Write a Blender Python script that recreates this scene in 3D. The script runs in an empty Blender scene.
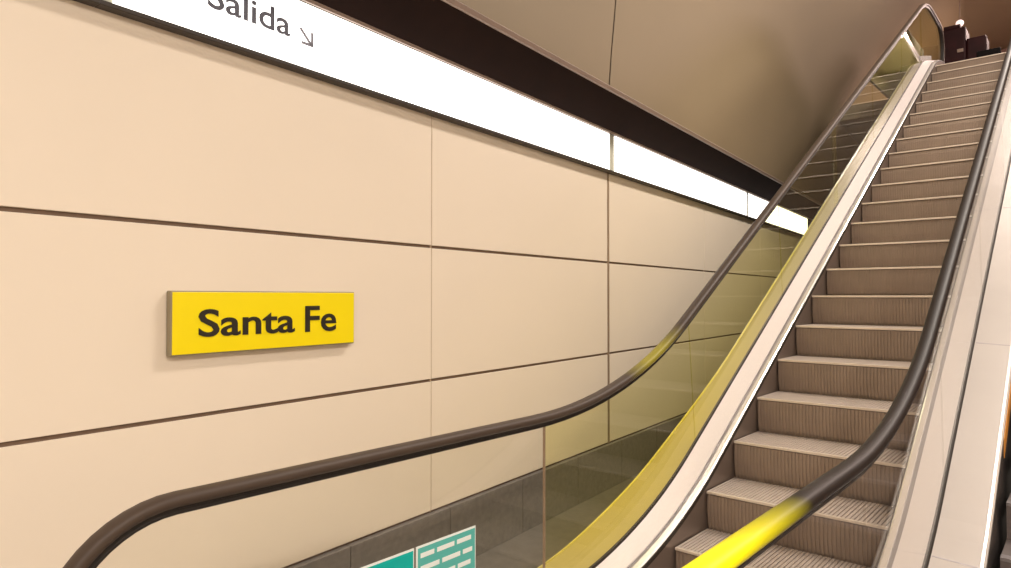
import bpy, bmesh, math, random
from mathutils import Vector, Matrix
random.seed(7)
C = bpy.context.scene.collection
H = 1.48                      # eye height above the lower landing
YAW = 0.7194; PITCH = 0.0182; F = 671.6
WY = math.radians(5.55)       # the wall runs 5.55 degrees off the escalator
WD = 2.4                      # eye to wall distance
WN = Vector((-math.cos(WY), -math.sin(WY), 0)); WT = Vector((-math.sin(WY), math.cos(WY), 0))

# ------------------------------------------------------------ materials
def mat(name, col, rough=.5, metal=0., noise=0., nscale=8., bump=0., emit=0., spec=.5, coords='Object', stretch=(1,1,1)):
    m = bpy.data.materials.new(name); m.use_nodes = True
    nt = m.node_tree; b = nt.nodes['Principled BSDF']
    b.inputs['Base Color'].default_value = (*col, 1); b.inputs['Roughness'].default_value = rough
    b.inputs['Metallic'].default_value = metal; b.inputs['Specular IOR Level'].default_value = spec
    if emit:
        b.inputs['Emission Color'].default_value = (*col, 1); b.inputs['Emission Strength'].default_value = emit
    tc = nt.nodes.new('ShaderNodeTexCoord'); mp = nt.nodes.new('ShaderNodeMapping'); mp.inputs['Scale'].default_value = stretch
    nz = nt.nodes.new('ShaderNodeTexNoise'); nz.inputs['Scale'].default_value = nscale; nz.inputs['Detail'].default_value = 4
    nt.links.new(tc.outputs[coords], mp.inputs[0]); nt.links.new(mp.outputs[0], nz.inputs['Vector'])
    mx = nt.nodes.new('ShaderNodeMix'); mx.data_type = 'RGBA'
    mx.inputs[6].default_value = (*[c*(1-noise) for c in col], 1); mx.inputs[7].default_value = (*[min(1, c*(1+noise)) for c in col], 1)
    nt.links.new(nz.outputs['Fac'], mx.inputs[0]); nt.links.new(mx.outputs[2], b.inputs['Base Color'])
    if bump:
        bp = nt.nodes.new('ShaderNodeBump'); bp.inputs['Strength'].default_value = bump; bp.inputs['Distance'].default_value = .004
        nt.links.new(nz.outputs['Fac'], bp.inputs['Height']); nt.links.new(bp.outputs[0], b.inputs['Normal'])
    return m

def glassmat(name, tint, refl=1.0, rough=.02):
    m = bpy.data.materials.new(name); m.use_nodes = True; nt = m.node_tree
    for n in list(nt.nodes): nt.nodes.remove(n)
    o = nt.nodes.new('ShaderNodeOutputMaterial'); t = nt.nodes.new('ShaderNodeBsdfTransparent'); g = nt.nodes.new('ShaderNodeBsdfGlossy')
    t.inputs[0].default_value = (*tint, 1); g.inputs['Roughness'].default_value = rough
    lw = nt.nodes.new('ShaderNodeFresnel'); lw.inputs['IOR'].default_value = 1.45
    ml = nt.nodes.new('ShaderNodeMath'); ml.operation = 'MULTIPLY'; ml.inputs[1].default_value = refl
    mx = nt.nodes.new('ShaderNodeMixShader')
    ge = nt.nodes.new('ShaderNodeNewGeometry'); sb = nt.nodes.new('ShaderNodeMath'); sb.operation = 'SUBTRACT'; sb.inputs[0].default_value = 1
    m2 = nt.nodes.new('ShaderNodeMath'); m2.operation = 'MULTIPLY'      # only the outer faces reflect: no false total reflection inside the sheet
    nt.links.new(ge.outputs['Backfacing'], sb.inputs[1]); nt.links.new(lw.outputs[0], m2.inputs[0]); nt.links.new(sb.outputs[0], m2.inputs[1])
    nt.links.new(m2.outputs[0], ml.inputs[0]); nt.links.new(ml.outputs[0], mx.inputs[0])
    nt.links.new(t.outputs[0], mx.inputs[1]); nt.links.new(g.outputs[0], mx.inputs[2]); nt.links.new(mx.outputs[0], o.inputs[0])
    return m

M = {}
M['panel'] = mat('cream_wall_panel', (.80, .70, .585), .5, noise=.03, nscale=1.2)
M['joint'] = mat('wall_joint', (.17, .11, .075), .7)
M['joint_soft'] = mat('wall_joint_filler', (.50, .38, .26), .6)
M['joint_metal'] = mat('bronze_joint_cover', (.36, .26, .18), .4, .3)
M['base'] = mat('grey_granite_skirting', (.20, .18, .165), .45, noise=.3, nscale=30)
M['floor'] = mat('grey_granite_floor', (.20, .18, .16), .3, noise=.3, nscale=14)
M['vault'] = mat('tan_vault_panel', (.235, .175, .105), .6, noise=.06, nscale=.8)
M['vault_joint'] = mat('vault_joint', (.12, .08, .05), .7)
M['cornice'] = mat('dark_brown_cornice', (.016, .006, .004), .85, noise=.3, nscale=5, spec=.15)
M['cornice_trim'] = mat('brown_metal_trim', (.30, .22, .18), .4, .3)
M['frame'] = mat('black_frame', (.03, .02, .015), .4)
M['lamp'] = mat('backlit_white_panel', (1.0, .97, .92), .4, emit=2.2)
M['lampclip'] = mat('pale_lamp_divider', (.50, .50, .42), .5)
M['ink'] = mat('dark_grey_lettering', (.06, .06, .09), .5)
M['ink2'] = mat('grey_arrow_ink', (.22, .22, .27), .5)
M['sign_yellow'] = mat('yellow_sign_enamel', (.90, .72, .0), .35, noise=.02)
M['sign_side'] = mat('grey_sign_edge', (.30, .25, .16), .5)
M['sign_ink'] = mat('black_sign_lettering', (.02, .015, .01), .4)
M['deck'] = mat('satin_steel_deck', (.78, .71, .70), .35, .2, noise=.05, nscale=4, stretch=(30, 1, 30))
M['deckedge'] = mat('polished_steel_edge', (.92, .88, .85), .2, .6)
M['deckgroove'] = mat('grey_steel_groove', (.26, .235, .24), .4, .5)
M['gasket'] = mat('black_rubber_gasket', (.018, .012, .008), .6)
M['skirt'] = mat('grey_brown_skirt_panel', (.20, .155, .13), .35, .5)
M['outdeck'] = mat('beige_steel_outer_deck', (.35, .305, .275), .42, .1, noise=.08, nscale=3)
M['tread'] = mat('worn_aluminium_tread', (.60, .51, .45), .42, .3, noise=.12, nscale=12)
M['riser'] = mat('brown_grey_aluminium_riser', (.285, .215, .165), .5, .2, noise=.12, nscale=10)
M['nose'] = mat('bright_worn_nosing', (.78, .68, .58), .35, .4)
M['stepside'] = mat('dark_step_side', (.10, .075, .06), .6)
M['guide'] = mat('black_handrail_guide', (.012, .008, .006), .5)
M['teal'] = mat('teal_notice', (.0, .42, .38), .4, noise=.05)
M['tealpale'] = mat('pale_teal_notice', (.10, .46, .42), .4, noise=.05)
M['white'] = mat('white_print', (.80, .84, .82), .5)
M['pict'] = mat('green_pictogram', (.16, .55, .18), .5)
M['cladding'] = mat('dark_grey_side_cladding', (.10, .085, .08), .4, .3, noise=.1)
M['comb'] = mat('grey_comb_plate', (.30, .27, .24), .35, .6)
M['stair'] = mat('dark_stair_stone', (.13, .105, .10), .5, noise=.2, nscale=18)
M['orange'] = mat('orange_nosing_strip', (.80, .33, .05), .5)
M['end'] = mat('pinkish_plaster', (.55, .36, .34), .7, noise=.10, nscale=1.2)
M['maroon'] = mat('dark_maroon_enamel', (.022, .004, .005), .6, noise=.5, nscale=6, spec=.2)
M['blackm'] = mat('black_metal', (.004, .003, .003), .7, spec=.1)
M['greenpanel'] = mat('dark_green_cladding', (.06, .06, .035), .6, noise=.2, nscale=4)
M['glass'] = glassmat('clear_glass', (.965, .965, .945), .9)
M['glass_tint'] = glassmat('yellow_tinted_glass', (.955, .95, .77), .9)
M['glass_r'] = glassmat('clear_glass_right', (.98, .975, .965), .8)

def handrail_mat(name, lo, hi, amount, col=(.012, .006, .004)):
    """dark rubber with a yellow stretch between y=lo and y=hi"""
    m = mat(name, col, .5, noise=.12, nscale=9, spec=.3)
    nt = m.node_tree; b = nt.nodes['Principled BSDF']
    src = b.inputs['Base Color'].links[0].from_socket
    tc = nt.nodes.new('ShaderNodeTexCoord'); sp = nt.nodes.new('ShaderNodeSeparateXYZ'); nt.links.new(tc.outputs['Object'], sp.inputs[0])
    rng = nt.nodes.new('ShaderNodeMapRange'); rng.inputs[1].default_value = 0; rng.inputs[2].default_value = 6
    nt.links.new(sp.outputs['Y'], rng.inputs[0])
    cr = nt.nodes.new('ShaderNodeValToRGB'); nt.links.new(rng.outputs[0], cr.inputs[0])
    e = cr.color_ramp.elements
    e[0].position = max(0, lo[0]/6); e[0].color = (0, 0, 0, 1) if lo[0] > 0 else (amount,)*3+(1,)
    e[1].position = lo[1]/6; e[1].color = (amount,)*3+(1,)
    for p, v in ((hi[0]/6, amount), (hi[1]/6, 0)):
        n = e.new(p); n.color = (v, v, v, 1)
    mx = nt.nodes.new('ShaderNodeMix'); mx.data_type = 'RGBA'
    nt.links.new(cr.outputs[0], mx.inputs[0]); nt.links.new(src, mx.inputs[6]); mx.inputs[7].default_value = (.95, .86, .0, 1)
    nt.links.new(mx.outputs[2], b.inputs['Base Color'])
    return m
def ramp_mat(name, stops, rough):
    """base colour that changes along the escalator (stops: y in metres, colour)"""
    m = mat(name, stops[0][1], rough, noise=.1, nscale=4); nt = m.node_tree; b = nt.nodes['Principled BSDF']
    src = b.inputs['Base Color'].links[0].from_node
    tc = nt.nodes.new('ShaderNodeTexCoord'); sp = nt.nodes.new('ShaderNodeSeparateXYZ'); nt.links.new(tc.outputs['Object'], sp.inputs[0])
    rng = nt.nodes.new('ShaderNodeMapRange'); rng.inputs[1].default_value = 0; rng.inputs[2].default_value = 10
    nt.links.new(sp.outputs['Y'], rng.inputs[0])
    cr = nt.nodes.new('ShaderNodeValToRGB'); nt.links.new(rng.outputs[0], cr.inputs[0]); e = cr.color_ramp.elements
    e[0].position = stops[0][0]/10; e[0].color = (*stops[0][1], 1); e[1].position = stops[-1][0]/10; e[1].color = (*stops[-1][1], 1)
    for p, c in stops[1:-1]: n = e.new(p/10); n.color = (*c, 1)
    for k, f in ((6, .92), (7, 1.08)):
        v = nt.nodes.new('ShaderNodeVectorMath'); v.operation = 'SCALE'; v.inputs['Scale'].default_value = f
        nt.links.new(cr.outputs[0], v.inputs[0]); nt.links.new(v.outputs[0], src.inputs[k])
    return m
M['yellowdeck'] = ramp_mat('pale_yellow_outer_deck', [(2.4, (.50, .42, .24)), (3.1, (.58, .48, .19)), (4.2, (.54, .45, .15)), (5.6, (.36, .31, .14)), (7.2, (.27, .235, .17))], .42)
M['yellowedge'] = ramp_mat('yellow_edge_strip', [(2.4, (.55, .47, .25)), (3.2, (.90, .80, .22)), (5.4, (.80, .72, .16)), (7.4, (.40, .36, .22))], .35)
M['rubber_l'] = handrail_mat('dark_handrail_rubber', (3.0, 3.2), (3.35, 3.6), .25, (.060, .040, .029))
M['rubber_r'] = handrail_mat('dark_handrail_rubber_yellow', (0, .2), (1.28, 1.80), 1.0)

# ------------------------------------------------------------ mesh helpers
class MB:
    def __init__(s): s.v = []; s.f = []; s.mi = []; s.mats = []; s.sm = []
    def m(s, name):
        if name not in s.mats: s.mats.append(name)
        return s.mats.index(name)
    def add(s, vs, fs, mt, smooth=False):
        b = len(s.v); s.v += [tuple(v) for v in vs]; i = s.m(mt)
        for f in fs: s.f.append([b+k for k in f]); s.mi.append(i); s.sm.append(smooth)
    def box(s, lo, hi, mt, fr=None, bev=0):
        """axis box in frame fr (origin, ax, ay, az)"""
        x0, y0, z0 = lo; x1, y1, z1 = hi
        if bev:
            bm = bmesh.new(); bmesh.ops.create_cube(bm, size=1)
            for v in bm.verts: v.co = Vector(((x0+x1)/2+v.co.x*(x1-x0), (y0+y1)/2+v.co.y*(y1-y0), (z0+z1)/2+v.co.z*(z1-z0)))
            bmesh.ops.bevel(bm, geom=bm.edges[:], offset=bev, segments=2, affect='EDGES', profile=.5)
            vs = [v.co.copy() for v in bm.verts]; fs = [[v.index for v in f.verts] for f in bm.faces]; bm.free()
        else:
            vs = [Vector(p) for p in ((x0,y0,z0),(x1,y0,z0),(x1,y1,z0),(x0,y1,z0),(x0,y0,z1),(x1,y0,z1),(x1,y1,z1),(x0,y1,z1))]
            fs = [(0,3,2,1),(4,5,6,7),(0,1,5,4),(1,2,6,5),(2,3,7,6),(3,0,4,7)]
        if fr: vs = [fr[0]+fr[1]*v.x+fr[2]*v.y+fr[3]*v.z for v in vs]
        s.add(vs, fs, mt)
    def loft(s, rings, mt, closed=True, caps=True, smooth=False):
        n = len(rings[0]); vs = [p for r in rings for p in r]; fs = []
        for i in range(len(rings)-1):
            for j in range(n if closed else n-1):
                k = (j+1) % n; fs.append((i*n+j, i*n+k, (i+1)*n+k, (i+1)*n+j))
        s.add(vs, fs, mt, smooth)
        if closed and caps:
            b = len(s.v)-len(vs)
            for f in (list(range(n))[::-1], [(len(rings)-1)*n+j for j in range(n)]):
                s.f.append([b+k for k in f]); s.mi.append(s.m(mt)); s.sm.append(False)
    def build(s, name, parent=None):
        me = bpy.data.meshes.new(name); me.from_pydata(s.v, [], s.f)
        for n in s.mats: me.materials.append(M[n])
        me.polygons.foreach_set('material_index', s.mi); me.polygons.foreach_set('use_smooth', s.sm)
        bm = bmesh.new(); bm.from_mesh(me); bmesh.ops.recalc_face_normals(bm, faces=bm.faces); bm.to_mesh(me); bm.free()
        o = bpy.data.objects.new(name, me); C.objects.link(o); o.parent = parent
        return o
def tag(o, label=None, cat=None, group=None, kind=None):
    for k, v in (('label', label), ('category', cat), ('group', group), ('kind', kind)):
        if v: o[k] = v
    return o
def empty(name, loc, label, cat, group=None):
    o = bpy.data.objects.new(name, None); C.objects.link(o); o.location = loc; o.empty_display_size = .2
    return tag(o, label, cat, group)
def place(o, parent):      # parent o (built in world coordinates) to an empty without moving it
    o.parent = parent; o.matrix_parent_inverse = Matrix.Translation(-Vector(parent.location)) if parent.type == 'EMPTY' else Matrix()
    return o
def struct(o): return tag(o, kind='structure')
def W(s, d, z):            # wall coordinates: s along the wall, d from the eye towards it, z above floor
    return WN*d + WT*s + Vector((0, 0, z))
WF = (Vector((0, 0, 0)), WT, WN, Vector((0, 0, 1)))      # box frame (s, d, z)

def text_mesh(txt, size, depth, bold=0.0, shear=0):
    cu = bpy.data.curves.new('t', 'FONT'); cu.body = txt; cu.size = size; cu.extrude = depth; cu.offset = bold; cu.resolution_u = 4
    o = bpy.data.objects.new('t', cu); C.objects.link(o)
    bpy.context.view_layer.update()
    me = bpy.data.meshes.new_from_object(o.evaluated_get(bpy.context.evaluated_depsgraph_get()))
    bpy.data.objects.remove(o); bpy.data.curves.remove(cu)
    return me
def lettering(name, txt, size, s0, s1, z, d, mt, bold, parent):
    """text standing on the wall plane, stretched between s0 and s1, baseline at z"""
    me = text_mesh(txt, size, .0015, bold); xs = [v.co.x for v in me.vertices]; a, b = min(xs), max(xs)
    for v in me.vertices:
        x, y, t = v.co; v.co = W(s0+(x-a)/(b-a)*(s1-s0), d-t, z+y)
    me.materials.clear(); me.materials.append(M[mt])
    o = bpy.data.objects.new(name, me); C.objects.link(o); return place(o, parent)

# ------------------------------------------------------------ the shell
S0, S1 = -3.5, 21.0
Z_J = [H-1.140, H-.4458, H+.2632, H+.985]     # horizontal joint heights
mb = MB()
mb.box((S0, WD+.012, 0), (S1, WD+.12, H+1.75), 'joint', WF)
vj = [-3.5, -1.55, .55, 2.67, 4.72, 6.91, 9.03, 11.15, 13.3, 15.5, 17.7, 21.0]
thick = {4.72}
for r in range(3):
    for i in range(len(vj)-1):
        a = .018 if vj[i] in thick else .003; b = .018 if vj[i+1] in thick else .003
        mb.box((vj[i]+a, WD, Z_J[r]+.008), (vj[i+1]-b, WD+.015, Z_J[r+1]-.008), 'panel', WF, .002)
for x in vj[1:-1]:
    if x in thick: mb.box((x-.016, WD+.001, Z_J[0]), (x+.016, WD+.013, H+.97), 'joint_metal', WF)
    else: mb.box((x-.003, WD+.004, Z_J[0]), (x+.003, WD+.013, H+.97), 'joint_soft', WF)
struct(mb.build('wall_left'))

mb = MB()                                     # granite skirting with upright joints
x = S0
while x < S1-.1:
    mb.box((x+.002, WD-.022, 0), (x+.698, WD+.012, Z_J[0]-.004), 'base', WF, .003); x += .7
mb.box((S0, WD-.015, 0), (S1, WD+.012, Z_J[0]-.012), 'joint', WF)
struct(mb.build('baseboard_left'))

mb = MB()                                     # dark cornice above the lamps, with a brown double trim
prof = [(2.405, 1.262), (2.355, 1.262), (2.150, 1.440), (2.150, 1.462), (2.405, 1.66)]
mb.loft([[W(s, d, H+z) for d, z in prof] for s in (S0, 12.1)], 'cornice')
mb.loft([[W(s, d, H+z) for d, z in ((2.152, 1.442), (2.138, 1.447), (2.132, 1.467), (2.150, 1.470))] for s in (S0, 12.1)], 'cornice_trim')
mb.loft([[W(s, d, H+z) for d, z in ((2.165, 1.468), (2.158, 1.488), (2.175, 1.505), (2.25, 1.515), (2.25, 1.468))] for s in (S0, 12.1)], 'cornice_trim')
mb.loft([[W(s, d, H+z) for d, z in ((2.362, 1.260), (2.350, 1.260), (2.342, 1.272), (2.354, 1.276))] for s in (S0, 12.1)], 'cornice_trim')
struct(mb.build('trim_1'))

# vaulted ceiling: (d, z above eye)
vp = [(2.40, 1.50), (2.37, 1.9), (2.32, 2.4), (2.20, 3.0), (2.00, 3.6), (1.72, 4.2), (1.30, 4.9), (.70, 5.6), (-.1, 6.15), (-1.2, 6.45), (-2.3, 6.3), (-3.3, 5.6), (-3.9, 4.4), (-4.1, 3.2)]
mb = MB()
sj = [S0, 4.72, S1]
for i in range(len(sj)-1):
    a, b = sj[i]+.008, sj[i+1]-.008
    mb.loft([[W(s, d, H+z) for d, z in vp] for s in (a, b)], 'vault', closed=False, smooth=True)
mb.loft([[W(s, d+(.03 if d > -1.2 else -.03), H+z+.03) for d, z in vp] for s in (S0, S1)], 'vault_joint', closed=False, smooth=True)
struct(mb.build('ceiling'))

mb = MB()
mb.box((-4.6, -4.0, -.1), (4.2, 3.3, 0), 'floor')
mb.box((-5.6, 3.3, -.1), (-.1, 22, 0), 'floor')
struct(mb.build('floor'))
mb = MB(); mb.box((S0, -4.25, 0), (S1, -4.1, H+3.25), 'panel', WF); struct(mb.build('wall_right'))
mb = MB(); mb.box((S0-.12, -4.25, 0), (S0, WD+.1, H+6.6), 'panel', WF); struct(mb.build('wall_back'))
mb = MB(); mb.box((S1, -4.25, 0), (S1+.12, WD+.1, H+6.6), 'end', WF); struct(mb.build('wall_end'))

# ------------------------------------------------------------ light boxes along the cornice
ZB, ZT = H+.968, H+1.262
def light_box(s0, s1, label):
    e = empty('light_box', W((s0+s1)/2, WD, ZB), label, 'light', 'backlit light boxes along the wall')
    b = MB(); b.box((s0, WD-.030, ZB+.004), (s1, WD, ZT), 'lampclip', WF); place(b.build('housing', None), e)
    b = MB(); b.box((s0+.045, WD-.036, ZB+.012), (s1-.045, WD-.030, ZT-.006), 'lamp', WF); place(b.build('diffuser'), e)
    b = MB(); b.box((s0, WD-.046, ZB-.010), (s1, WD, ZB+.008), 'frame', WF, .003); o = place(b.build('lower_frame'), e); o['label'] = 'dark lower edge strip'
    return e
lb = [light_box(-2.8, 1.0, 'nearest white backlit light box, blank, at the top left corner'),
      light_box(1.0, 4.72, 'long white backlit light box lettered Salida with a small arrow, above the yellow sign'),
      light_box(4.72, 8.35, 'white backlit light box past the lettered one, middle stretch before the escalator handrail'),
      light_box(8.35, 11.75, 'short far white light box seen behind the escalator handrail and glass')]
o = lettering('lettering', 'Salida', .138, 1.378, 1.745, H+1.088, WD-.0375, 'ink', .0015, lb[1])
b = MB()                                       # arrow pointing down to the right
def ps(s, z, sc=.062): return (1.795+s*sc, H+1.080+z*sc)
def stroke(p, q, w):
    (a0, b0), (a1, b1) = p, q; dx, dz = a1-a0, b1-b0; L = math.hypot(dx, dz); nx, nz = -dz/L*w/2, dx/L*w/2
    r = [(a0+nx, b0+nz), (a1+nx, b1+nz), (a1-nx, b1-nz), (a0-nx, b0-nz)]
    b.loft([[W(s, dd, z) for s, z in r] for dd in (WD-.036, WD-.039)], 'ink2')
stroke(ps(0, 1), ps(.92, .08), .012); stroke(ps(1, .95), ps(1, 0), .012); stroke(ps(.1, .04), ps(1.08, .04), .012)
o = place(b.build('arrow'), lb[1]); o['label'] = 'small grey arrow'

# ------------------------------------------------------------ station name sign
e = empty('station_sign', W(1.69, WD, H-.1), 'yellow station sign reading Santa Fe in black on the cream wall', 'sign')
fr = WF
b = MB(); b.box((1.250, WD-.034, H-.216), (2.105, WD-.002, H+.020), 'sign_side', WF, .004); place(b.build('sign_box'), e)
b = MB(); b.box((1.255, WD-.037, H-.211), (2.100, WD-.033, H+.015), 'sign_yellow', WF, .0015); o = place(b.build('face_plate'), e); o['label'] = 'yellow enamel face'
lettering('lettering', 'Santa', .142, 1.352, 1.775, H-.148, WD-.0385, 'sign_ink', .0022, e)
lettering('lettering', 'Fe', .156, 1.828, 1.995, H-.150, WD-.0385, 'sign_ink', .0022, e)

# ------------------------------------------------------------ escalator
XC = -1.192; GO = .651; HO = .62
A30 = math.radians(30); T30 = math.tan(A30)
ZUP = 3.41                                     # upper level minus eye height
def path(zl, z0, zu, y0, y1, R, Ru, n=14):
    """horizontal - arc - incline - arc - horizontal, as (Y, Z above eye) lists per segment"""
    yb = (zl-z0)/T30; yt = (zu-z0)/T30; t = R*math.tan(A30/2); tu = Ru*math.tan(A30/2)
    seg = []
    seg.append([(y0+(yb-t-y0)*i/6, zl) for i in range(7)])
    seg.append([(yb-t+R*math.sin(A30*i/n), zl+R*(1-math.cos(A30*i/n))) for i in range(n+1)])
    a = seg[-1][-1]; c = (yt-tu*math.cos(A30), zu-tu*math.sin(A30))
    seg.append([(a[0]+(c[0]-a[0])*i/24, a[1]+(c[1]-a[1])*i/24) for i in range(25)])
    seg.append([(yt+tu-Ru*math.sin(A30*(1-i/n)), zu-Ru*(1-math.cos(A30*(1-i/n)))) for i in range(n+1)])
    seg.append([(yt+tu+(y1-yt-tu)*i/6, zu) for i in range(7)])
    return seg
def flat(segs):
    r = []
    for s in segs:
        for p in s:
            if not r or math.hypot(p[0]-r[-1][0], p[1]-r[-1][1]) > 1e-4: r.append(p)
    return r
def zat(pts, y):
    for (a, b), (c, d) in zip(pts, pts[1:]):
        if a <= y <= c: return b+(d-b)*(y-a)/(c-a)
    return pts[0][1] if y < pts[0][0] else pts[-1][1]
HS = path(-.529, -2.258, ZUP+.93, 0.76, 12.55, 2.8, 1.6)     # handrail centre
BS = path(-1.36, -3.114, ZUP+.13, .55, 13.0, 3.0, 1.8)        # balustrade foot
NS = path(-1.475, -3.165, ZUP, .2, 13.2, 2.0, 1.5)            # step noses
bpts, npts = flat(BS), flat(NS)

esc = empty('escalator', (XC, .3, 0), 'escalator with glass balustrades climbing away beside the cream wall', 'escalator')
def sweep(b, pts, prof, mt, side=1, closed=True, smooth=False):
    b.loft([[Vector((XC+side*x, y, H+z+dz)) for x, dz in prof] for y, z in pts], mt, closed, True, smooth)

def turtle(y, z, a, segs):
    """a = heading angle; segs of (radius, turn degrees)"""
    r = []
    for R, dg in segs:
        n = max(3, int(abs(dg)/7)); cx = y-R*math.sin(a)*(1 if dg > 0 else -1); cz = z+R*math.cos(a)*(1 if dg > 0 else -1)
        for i in range(n):
            a += math.radians(dg)/n; sgn = 1 if dg > 0 else -1
            y = cx+R*math.sin(a)*sgn; z = cz-R*math.cos(a)*sgn; r.append((y, z))
    return r
low_newel = turtle(0.76, -.529, math.pi, [(.30, 60), (.24, 90), (.2, 30)])
top_newel = turtle(12.55, ZUP+.93, 0, [(.36, -85), (.30, -75), (.2, -20)])
hfull = low_newel[::-1]+flat(HS)+top_newel

def rings_along(pts, prof):
    out = []
    for i, (y, z) in enumerate(pts):
        a = pts[max(0, i-1)]; c = pts[min(len(pts)-1, i+1)]
        ty, tz = c[0]-a[0], c[1]-a[1]; L = math.hypot(ty, tz); ty /= L; tz /= L
        out.append([(px, y-tz*pn, H+z+ty*pn) for px, pn in prof])
    return out
hprof = [(.026, -.016), (.031, -.006), (.030, .004), (.025, .012), (.014, .0165), (0, .018), (-.014, .0165), (-.025, .012), (-.030, .004), (-.031, -.006), (-.026, -.016), (-.020, -.017), (-.020, -.010), (.020, -.010), (.020, -.017)]
gprof = [(.019, -.012), (-.019, -.012), (-.019, -.022), (-.013, -.024), (-.013, -.030), (-.015, -.032), (-.015, -.038), (.015, -.038), (.015, -.032), (.013, -.030), (.013, -.024), (.019, -.022)]
for side, mt in ((-1, 'rubber_l'), (1, 'rubber_r')):
    X = XC+side*HO
    b = MB(); b.loft([[Vector((X+p[0], p[1], p[2])) for p in r] for r in rings_along(hfull, hprof)], mt, smooth=True)
    o = place(b.build('handrail'), esc); o['label'] = 'dark brown rubber handrail' if side < 0 else 'dark handrail turning bright yellow at its lower stretch'
    b = MB(); b.loft([[Vector((X+p[0], p[1], p[2])) for p in r] for r in rings_along(hfull, gprof)], 'guide'); place(b.build('handrail_guide'), esc)

# glass balustrade panels between foot and handrail
def glass_cols():
    cols = []
    for hs, bs in zip(HS, BS):
        n = len(hs)
        for i in range(n):
            p = (hs[i], bs[i])
            if not cols or math.hypot(p[0][0]-cols[-1][0][0], p[0][1]-cols[-1][0][1]) > 1e-4: cols.append(p)
    return cols
cols = glass_cols()
def refine(cols, step=.12):
    out = [cols[0]]
    for p, q in zip(cols, cols[1:]):
        L = math.hypot(q[0][0]-p[0][0], q[0][1]-p[0][1]); n = max(1, round(L/step))
        for i in range(1, n+1):
            t = i/n; out.append(tuple((p[k][0]+(q[k][0]-p[k][0])*t, p[k][1]+(q[k][1]-p[k][1])*t) for k in (0, 1)))
    return out
cols = refine(cols)
panel_edges = [-9, 2.42, 3.85, 5.35, 6.85, 8.35, 9.85, 11.2, 99]
glass_parts = []
for side in (-1, 1):
    X = XC+side*(GO-.012)
    for gi in range(len(panel_edges)-1):
        lo, hi = panel_edges[gi], panel_edges[gi+1]
        cs = [c for c in cols if lo-.13 < c[0][0] <= hi] if gi else [c for c in cols if c[0][0] <= hi]
        if len(cs) < 2: continue
        mt = 'glass_r' if side > 0 else ('glass' if gi == 0 else 'glass_tint')
        c0 = cs[0]
        if gi:      # a 5 mm open seam
            c0 = tuple((cs[0][k][0]+(cs[1][k][0]-cs[0][k][0])*.05, cs[0][k][1]+(cs[1][k][1]-cs[0][k][1])*.05) for k in (0, 1)); cs = [c0]+cs[1:]
        b = MB()
        rg = []
        for h, f in cs:
            rg.append([Vector((X-.005, h[0], H+h[1]-.015)), Vector((X+.005, h[0], H+h[1]-.015)), Vector((X+.005, f[0], H+f[1]-.01)), Vector((X-.005, f[0], H+f[1]-.01))])
        def fan(pts, foot):
            r = []
            for p in pts: r.append([Vector((X-.005, p[0], H+p[1])), Vector((X+.005, p[0], H+p[1])), Vector((X+.005, foot[0], H+foot[1]-.01)), Vector((X-.005, foot[0], H+foot[1]-.01))])
            return r
        if gi == 0: b.loft(fan(low_newel[:-4], cs[0][1])[::-1]+rg, mt)
        elif gi == len(panel_edges)-2: b.loft(rg+fan(top_newel[:-3], cs[-1][1]), mt)
        else: b.loft(rg, mt)
        o = place(b.build('glass_panel'), esc); glass_parts.append(o)
        o['label'] = 'clear glass panel' if mt != 'glass_tint' else 'yellow tinted glass panel'
        if gi == 0 and side < 0: first_glass = o
    # seam strip
    if side > 0: continue
    b = MB()
    for y in panel_edges[1:2]:
        c = min(cols, key=lambda c: abs(c[0][0]-y)) if False else [c for c in cols if c[0][0] <= y][-1]
        h, f = c
        b.loft([[Vector((X+sx, p[0]+sy, H+p[1]-.02)) for sx, sy in ((-.006, -.002), (.006, -.002), (.006, .002), (-.006, .002))] for p in (h, f)], 'joint_metal')
    place(b.build('glass_seam_strip'), esc)

bpts2 = [bpts[0]]
for p, q in zip(bpts, bpts[1:]):
    m_ = max(1, round(math.hypot(q[0]-p[0], q[1]-p[1])/.15))
    bpts2 += [(p[0]+(q[0]-p[0])*i/m_, p[1]+(q[1]-p[1])*i/m_) for i in range(1, m_+1)]
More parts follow.
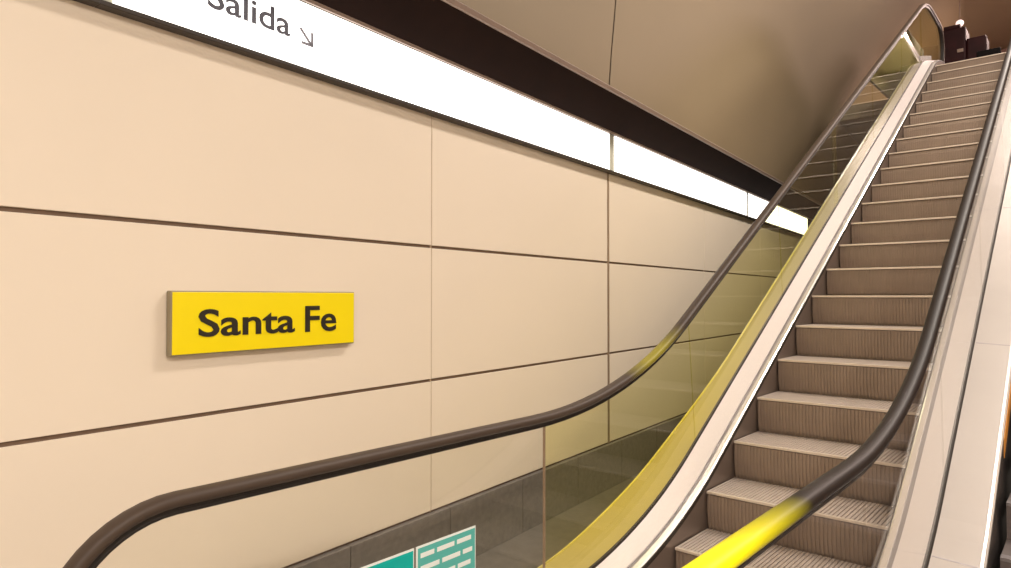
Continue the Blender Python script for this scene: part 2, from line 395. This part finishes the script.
# balustrade foot: skirt, bright edge, groove, inner deck, gasket, outer deck
for side in (-1, 1):
    yoff = 0
    b = MB(); sweep(b, bpts, [(.462, -.03), (.474, -.03), (.474, -.40), (.462, -.40)], 'skirt', side); sweep(b, bpts, [(.4605, -.022), (.466, -.022), (.466, -.045), (.4605, -.045)], 'gasket', side); place(b.build('skirt_panel'), esc)
    b = MB(); sweep(b, bpts, [(.464, -.034), (.466, -.020), (.474, -.014), (.498, -.012), (.500, -.035)], 'deckedge', side)
    o = place(b.build('deck_edge'), esc); o['label'] = 'bright polished steel edge beside the steps'
    b = MB(); sweep(b, bpts, [(.498, -.040), (.498, -.018), (.522, -.016), (.522, -.040)], 'deckgroove', side); place(b.build('deck_groove'), esc)
    b = MB(); sweep(b, bpts, [(.520, -.045), (.520, -.010), (.632, .010), (.636, -.045)], 'deck', side); place(b.build('inner_deck'), esc)
    b = MB(); sweep(b, bpts, [(.630, -.02), (.630, .012), (.634, .022), (.646, .022), (.650, .012), (.650, -.02)], 'gasket', side); place(b.build('glass_gasket'), esc)
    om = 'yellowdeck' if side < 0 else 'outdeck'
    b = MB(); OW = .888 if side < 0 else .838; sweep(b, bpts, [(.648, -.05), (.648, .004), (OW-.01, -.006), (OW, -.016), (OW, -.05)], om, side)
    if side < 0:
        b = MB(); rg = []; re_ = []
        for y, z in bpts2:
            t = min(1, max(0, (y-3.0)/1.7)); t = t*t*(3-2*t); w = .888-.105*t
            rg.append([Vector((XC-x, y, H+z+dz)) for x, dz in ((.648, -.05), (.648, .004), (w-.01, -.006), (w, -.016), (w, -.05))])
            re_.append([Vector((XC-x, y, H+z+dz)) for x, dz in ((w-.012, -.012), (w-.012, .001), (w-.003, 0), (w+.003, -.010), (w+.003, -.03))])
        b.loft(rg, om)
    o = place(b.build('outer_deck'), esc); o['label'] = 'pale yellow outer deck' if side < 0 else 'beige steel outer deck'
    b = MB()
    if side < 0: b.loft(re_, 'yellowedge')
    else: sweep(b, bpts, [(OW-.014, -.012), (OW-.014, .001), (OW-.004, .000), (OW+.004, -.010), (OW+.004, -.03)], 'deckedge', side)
    place(b.build('deck_trim'), esc)
    b = MB(); low = [(x, -H-z+.0) for x, z in ()]
    rg = []
    for y, z in bpts:
        zb = max(0.0, H+z-1.25)
        rg.append([Vector((XC+side*(OW-.004-(.115 if side < 0 else 0)), y, H+z-.03)), Vector((XC+side*(OW-.02-(.115 if side < 0 else 0)), y, H+z-.03)), Vector((XC+side*(OW-.02-(.115 if side < 0 else 0)), y, zb)), Vector((XC+side*(OW-.004-(.115 if side < 0 else 0)), y, zb))])
    b.loft(rg, 'greenpanel' if side < 0 else 'cladding'); o = place(b.build('side_cladding'), esc)
    if side > 0:
        for ya, yb_, z0, z1, mt in ((4.3, 4.8, -.20, -.10, 'orange'),):
            b = MB(); X = XC+OW-.004
            b.loft([[Vector((X+dx, y, H+zat(bpts, y)+zz)) for y, zz in ((ya, z0), (yb_, z0), (yb_, z1), (ya, z1))] for dx in (0, .003)], mt)
            o = place(b.build('warning_strip'), esc); o['label'] = 'orange strip on the right side cladding'
# deck joints on the right outer deck
for y in (2.05, 3.4, 4.9, 6.6, 8.6, 10.4):
    b = MB(); z = zat(bpts, y); dz = (zat(bpts, y+.01)-z)/.01; w = .006
    q = [Vector((XC+x, y+t, H+z+t*dz+o_)) for x, o_, t in ((.655, .0050, 0), (.822, -.0045, 0), (.822, -.0045, w), (.655, .0050, w))]
    b.loft([q, [p+Vector((0, 0, -.006)) for p in q]], 'deckgroove'); place(b.build('deck_joint_cover'), esc)

# steps: one step with ribbed riser and grooved tread, then copies
def step_mesh():
    b = MB(); hw = .455
    n = 46; w = 2*hw/n
    # riser (faces the rider, -Y), slightly curved, ribbed
    for k in range(n):
        x = -hw+k*w
        pr = [(.010, -.006), (.004, -.06), (.006, -.13), (.016, -.20), (.03, -.245)]
        b.loft([[Vector((x, y+.004, z)), Vector((x+w*.25, y+.004, z)), Vector((x+w*.3, y, z)), Vector((x+w*.95, y, z)), Vector((x+w, y+.004, z)), Vector((x+w, y+.03, z)), Vector((x, y+.03, z))] for y, z in pr], 'riser', caps=False)
    b.box((-hw, .03, -.24), (-hw+.012, .38, -.014), 'stepside'); b.box((hw-.012, .03, -.24), (hw, .38, -.014), 'stepside')
    return b
def tread_mesh():
    b = MB(); hw = .455; n = 46; w = 2*hw/n
    b.box((-hw, .004, -.018), (hw, .385, -.008), 'stepside')
    for k in range(n):
        x = -hw+k*w; b.box((x+w*.15, .012, -.010), (x+w*.85, .382, 0), 'tread')
    b.box((-hw, -.002, -.014), (hw, .016, .0008), 'nose', bev=.003)
    return b
YS = 0.0
def nose_y(k): return YSTEP0 + .38*k
YSTEP0 = .93
s0 = step_mesh().build('step', esc); t0 = tread_mesh().build('tread', s0)
k = 0; first = True
while nose_y(k) < 12.4:
    y = nose_y(k)
    z = zat(npts, y)
    if first: so = s0; first = False
    else:
        so = s0.copy(); C.objects.link(so); to = t0.copy(); C.objects.link(to); to.parent = so; to.matrix_parent_inverse = Matrix()
        so.parent = esc
    so.matrix_parent_inverse = Matrix()
    so.location = Vector((XC, y, H+z)) - Vector(esc.location)
    k += 1
# landing plates with combs
b = MB(); b.box((XC-.46, .3, -.01), (XC+.46, .93, .008), 'comb'); 
for i in range(45): b.box((XC-.45+i*.02, .93, -.002), (XC-.443+i*.02, .99, .010), 'comb')
for i in range(14): b.box((XC-.45, .33+i*.042, .008), (XC+.45, .35+i*.042, .010), 'deckgroove')
place(b.build('comb_plate'), esc)
b = MB(); b.box((XC-.47, 12.38, H+ZUP-.02), (XC+.47, 13.1, H+ZUP+.006), 'comb')
for i in range(45): b.box((XC-.45+i*.02, 12.32, H+ZUP-.006), (XC-.443+i*.02, 12.38, H+ZUP+.008), 'comb')
place(b.build('comb_plate'), esc)
b = MB()
tri = [(9.35, 2.74), (11.7, 4.08), (13.0, 4.10), (13.0, 2.74)]
b.loft([[Vector((x, y, H+z)) for y, z in tri] for x in (-2.12, -2.09)], 'greenpanel'); o = place(b.build('upper_side_panel'), esc); o['label'] = 'dark green side panel beyond the glass at the top'
b = MB(); GXb = XC-(GO-.012)
def bar3(p, q, w):
    (y0, z0), (y1, z1) = p, q; L = math.hypot(y1-y0, z1-z0); ny, nz = -(z1-z0)/L*w/2, (y1-y0)/L*w/2
    b.loft([[Vector((x, yy, H+zz)) for yy, zz in ((y0+ny, z0+nz), (y1+ny, z1+nz), (y1-ny, z1-nz), (y0-ny, z0-nz))] for x in (GXb+.006, GXb+.016)], 'deckedge')
bar3((9.95, 3.42), (11.0, 3.36), .07); bar3((10.95, 3.36), (11.9, 3.62), .07)
o = place(b.build('glass_bracket'), esc); o['label'] = 'bright steel bracket at the upper end of the glass'
# truss soffit closing the underside
b = MB(); rg = []
for y, z in bpts:
    zb = max(.002, H+z-1.25); rg.append([Vector((XC-.76, y, zb)), Vector((XC+.82, y, zb)), Vector((XC+.82, y, zb+.02)), Vector((XC-.76, y, zb+.02))])
b.loft([r for r in rg], 'skirt'); place(b.build('truss_soffit'), esc)

# teal safety notices stuck to the first left glass panel
GX = XC-(GO-.012)+.0055
def notice(y0, y1, z0, z1, mt, kind):
    b = MB(); b.box((GX, y0, H+z0), (GX+.0015, y1, H+z1), 'white'); b.box((GX+.0012, y0+.008, H+z0+.008), (GX+.0022, y1-.004, H+z1-.008), mt)
    if kind == 'text':
        z = z1-.045; r = random.Random(3)
        while z > z0+.03:
            y = y0+.02
            while y < y1-.05:
                w = r.uniform(.05, .12); b.box((GX+.002, y, H+z), (GX+.0028, min(y+w, y1-.02), H+z+.017), 'white'); y += w+.014
            z -= .046
    else:
        def disc(cy, cz, R, m, t0, n=20):
            b.loft([[Vector((GX+t, cy+R*math.cos(2*math.pi*i/n), H+cz+R*math.sin(2*math.pi*i/n))) for i in range(n)] for t in (.002, t0)], m)
        ym = (y0+y1)/2
        disc(ym, z1-.09, .045, 'white', .0026); disc(ym, z1-.09, .034, 'pict', .003)
        disc(ym-.07, z1-.19, .035, 'white', .0026); disc(ym+.07, z1-.19, .035, 'white', .0026)
    o = b.build('safety_notice', first_glass)
    o.matrix_parent_inverse = first_glass.matrix_world.inverted() if False else Matrix()
    o['label'] = 'teal notice sticker with white lines of print' if kind == 'text' else 'saturated teal notice sticker with round pictograms'
    return o
notice(1.60, 1.905, -1.16, -.893, 'tealpale', 'text'); notice(1.265, 1.59, -1.16, -.893, 'teal', 'pict')

# ------------------------------------------------------------ stairs to the right of the escalator
b = MB(); XS0, XS1 = XC+.87, 2.6; run, rise = .30, .30*T30
n = int((H+ZUP)/rise)+1; y = 3.35; z = 0
st = empty('staircase', ((XS0+XS1)/2, 3.35, 0), 'dark stone staircase at the far right beside the escalator deck', 'stairs')
rise = (H+ZUP)/n
for i in range(n):
    b.box((XS0, y+i*run, max(0, (i-1)*rise)), (XS1, y+(i+1)*run+.02, (i+1)*rise), 'stair')
place(b.build('stair_flight'), st)
for i in range(n):
    q = MB(); q.box((XS0, y+i*run-.004, (i+1)*rise-.012), (XS1, y+i*run+.045, (i+1)*rise+.003), 'deckgroove')
    o = place(q.build('nosing_strip'), st)
YTOP = y+n*run
mb = MB(); mb.box((XC+.87, YTOP, H+ZUP-.25), (4.2, 21.2, H+ZUP), 'floor'); mb.box((-5.6, 13.05, H+ZUP-.25), (XC+.87, 21.2, H+ZUP-.005), 'floor'); 
struct(mb.build('floor'))

# ------------------------------------------------------------ upper landing
zu = H+ZUP
e = empty('landing_cabinet', (-1.6, 14.2, zu), 'dark maroon cabinet standing on the upper landing past the escalator top', 'cabinet')
b = MB(); b.box((-1.98, 14.0, zu), (-1.62, 14.45, zu+1.30), 'maroon', bev=.03); b.box((-1.62, 14.02, zu), (-1.33, 14.42, zu+1.08), 'maroon', bev=.03); place(b.build('cabinet_body'), e)
b = MB(); b.box((-1.75, 13.985, zu+.85), (-1.66, 14.01, zu+.91), 'cornice_trim', bev=.004); place(b.build('display_panel'), e)
b = MB(); b.box((-1.95, 14.02, zu+1.30), (-1.70, 14.40, zu+1.36), 'maroon', bev=.01); place(b.build('cabinet_top'), e)
e = empty('barrier_rail', (-1.27, 13.6, zu), 'low black barrier rail across the upper landing, right of the maroon cabinet', 'railing')
b = MB(); b.box((-1.43, 13.57, zu+.50), (-1.10, 13.63, zu+.68), 'blackm', bev=.015); place(b.build('rail_bar'), e)
for x in (-1.40, -1.13):
    b = MB(); b.box((x-.02, 13.58, zu), (x+.02, 13.62, zu+.51), 'blackm', bev=.006); place(b.build('post'), e)

M['globe'] = mat('pink_white_globe', (1, .78, .74), .4, emit=.9)
e = empty('pendant_lamp', (-1.83, 15.0, zu+1.70), 'small pinkish white globe lamp hanging over the upper landing', 'lamp')
b = MB(); n = 14
b.loft([[Vector((-1.83+.065*math.sin(math.pi*i/8)*math.cos(2*math.pi*j/n), 15+.065*math.sin(math.pi*i/8)*math.sin(2*math.pi*j/n), zu+1.70-.065*math.cos(math.pi*i/8))) for j in range(n)] for i in range(1, 8)], 'globe', smooth=True)
place(b.build('globe'), e)
b = MB(); b.box((-1.836, 14.994, zu+1.755), (-1.824, 15.006, zu+2.62), 'cornice_trim'); place(b.build('rod'), e)
# ------------------------------------------------------------ added fill lamps, out of view, to brighten the wall and landing
def lamp(loc, size, power, col, label, rot=(0, 0, 0)):
    e = empty('fill_lamp', loc, label, 'lamp', 'added flat fill lamps')
    b = MB(); b.box((-size[0]/2-.04, -size[1]/2-.04, .0), (size[0]/2+.04, size[1]/2+.04, .07), 'frame', bev=.01); b.build('fill_housing', e)
    b = MB(); b.box((-size[0]/2, -size[1]/2, -.012), (size[0]/2, size[1]/2, .004), 'lamp', bev=.003); b.build('fill_diffuser', e)
    e.rotation_euler = rot
    L = bpy.data.lights.new('fill_light', 'AREA'); L.shape = 'RECTANGLE'; L.size, L.size_y = size; L.energy = power; L.color = col
    o = bpy.data.objects.new('fill_light', L); C.objects.link(o); o.parent = e; o.location = (0, 0, -.03)
warm = (1, .90, .79)
lamp((1.6, .6, H+2.3), (.5, 2.6), 118, warm, 'added fill lamp, unseen, above and behind the viewer')
lamp((1.2, -2.0, H+2.2), (2.4, .5), 95, warm, 'added fill lamp, unseen, at the back of the lower hall')
lamp((.45, 5.8, H+5.3), (.5, 3.6), 290, warm, 'added fill lamp, unseen, over the middle of the escalator', (0, .3, 0))  # added high and tilted to lift the wall beside the escalator
lamp((-.2, 11.2, H+5.9), (.4, 1.6), 130, (1, .86, .76), 'added fill lamp, unseen, over the upper escalator end')
lamp((-.3, 16.5, H+5.9), (.4, 1.6), 330, (1, .74, .66), 'added fill lamp, unseen, over the upper landing')

# ------------------------------------------------------------ camera, world, view
w = bpy.data.worlds.new('world'); bpy.context.scene.world = w; w.use_nodes = True
w.node_tree.nodes['Background'].inputs[0].default_value = (1, .85, .7, 1); w.node_tree.nodes['Background'].inputs[1].default_value = .1
cam = bpy.data.cameras.new('camera'); co = bpy.data.objects.new('camera', cam); C.objects.link(co)
cam.sensor_fit = 'HORIZONTAL'; cam.sensor_width = 36; cam.lens = F/1011*36; cam.clip_start = .05; cam.clip_end = 100
co.location = (0, 0, H); co.rotation_euler = (math.pi/2+PITCH, 0, YAW)
bpy.context.scene.camera = co
vs = bpy.context.scene.view_settings; vs.view_transform = 'Standard'; vs.look = 'None'; vs.gamma = 1; vs.use_curve_mapping = False; vs.exposure = 0.30
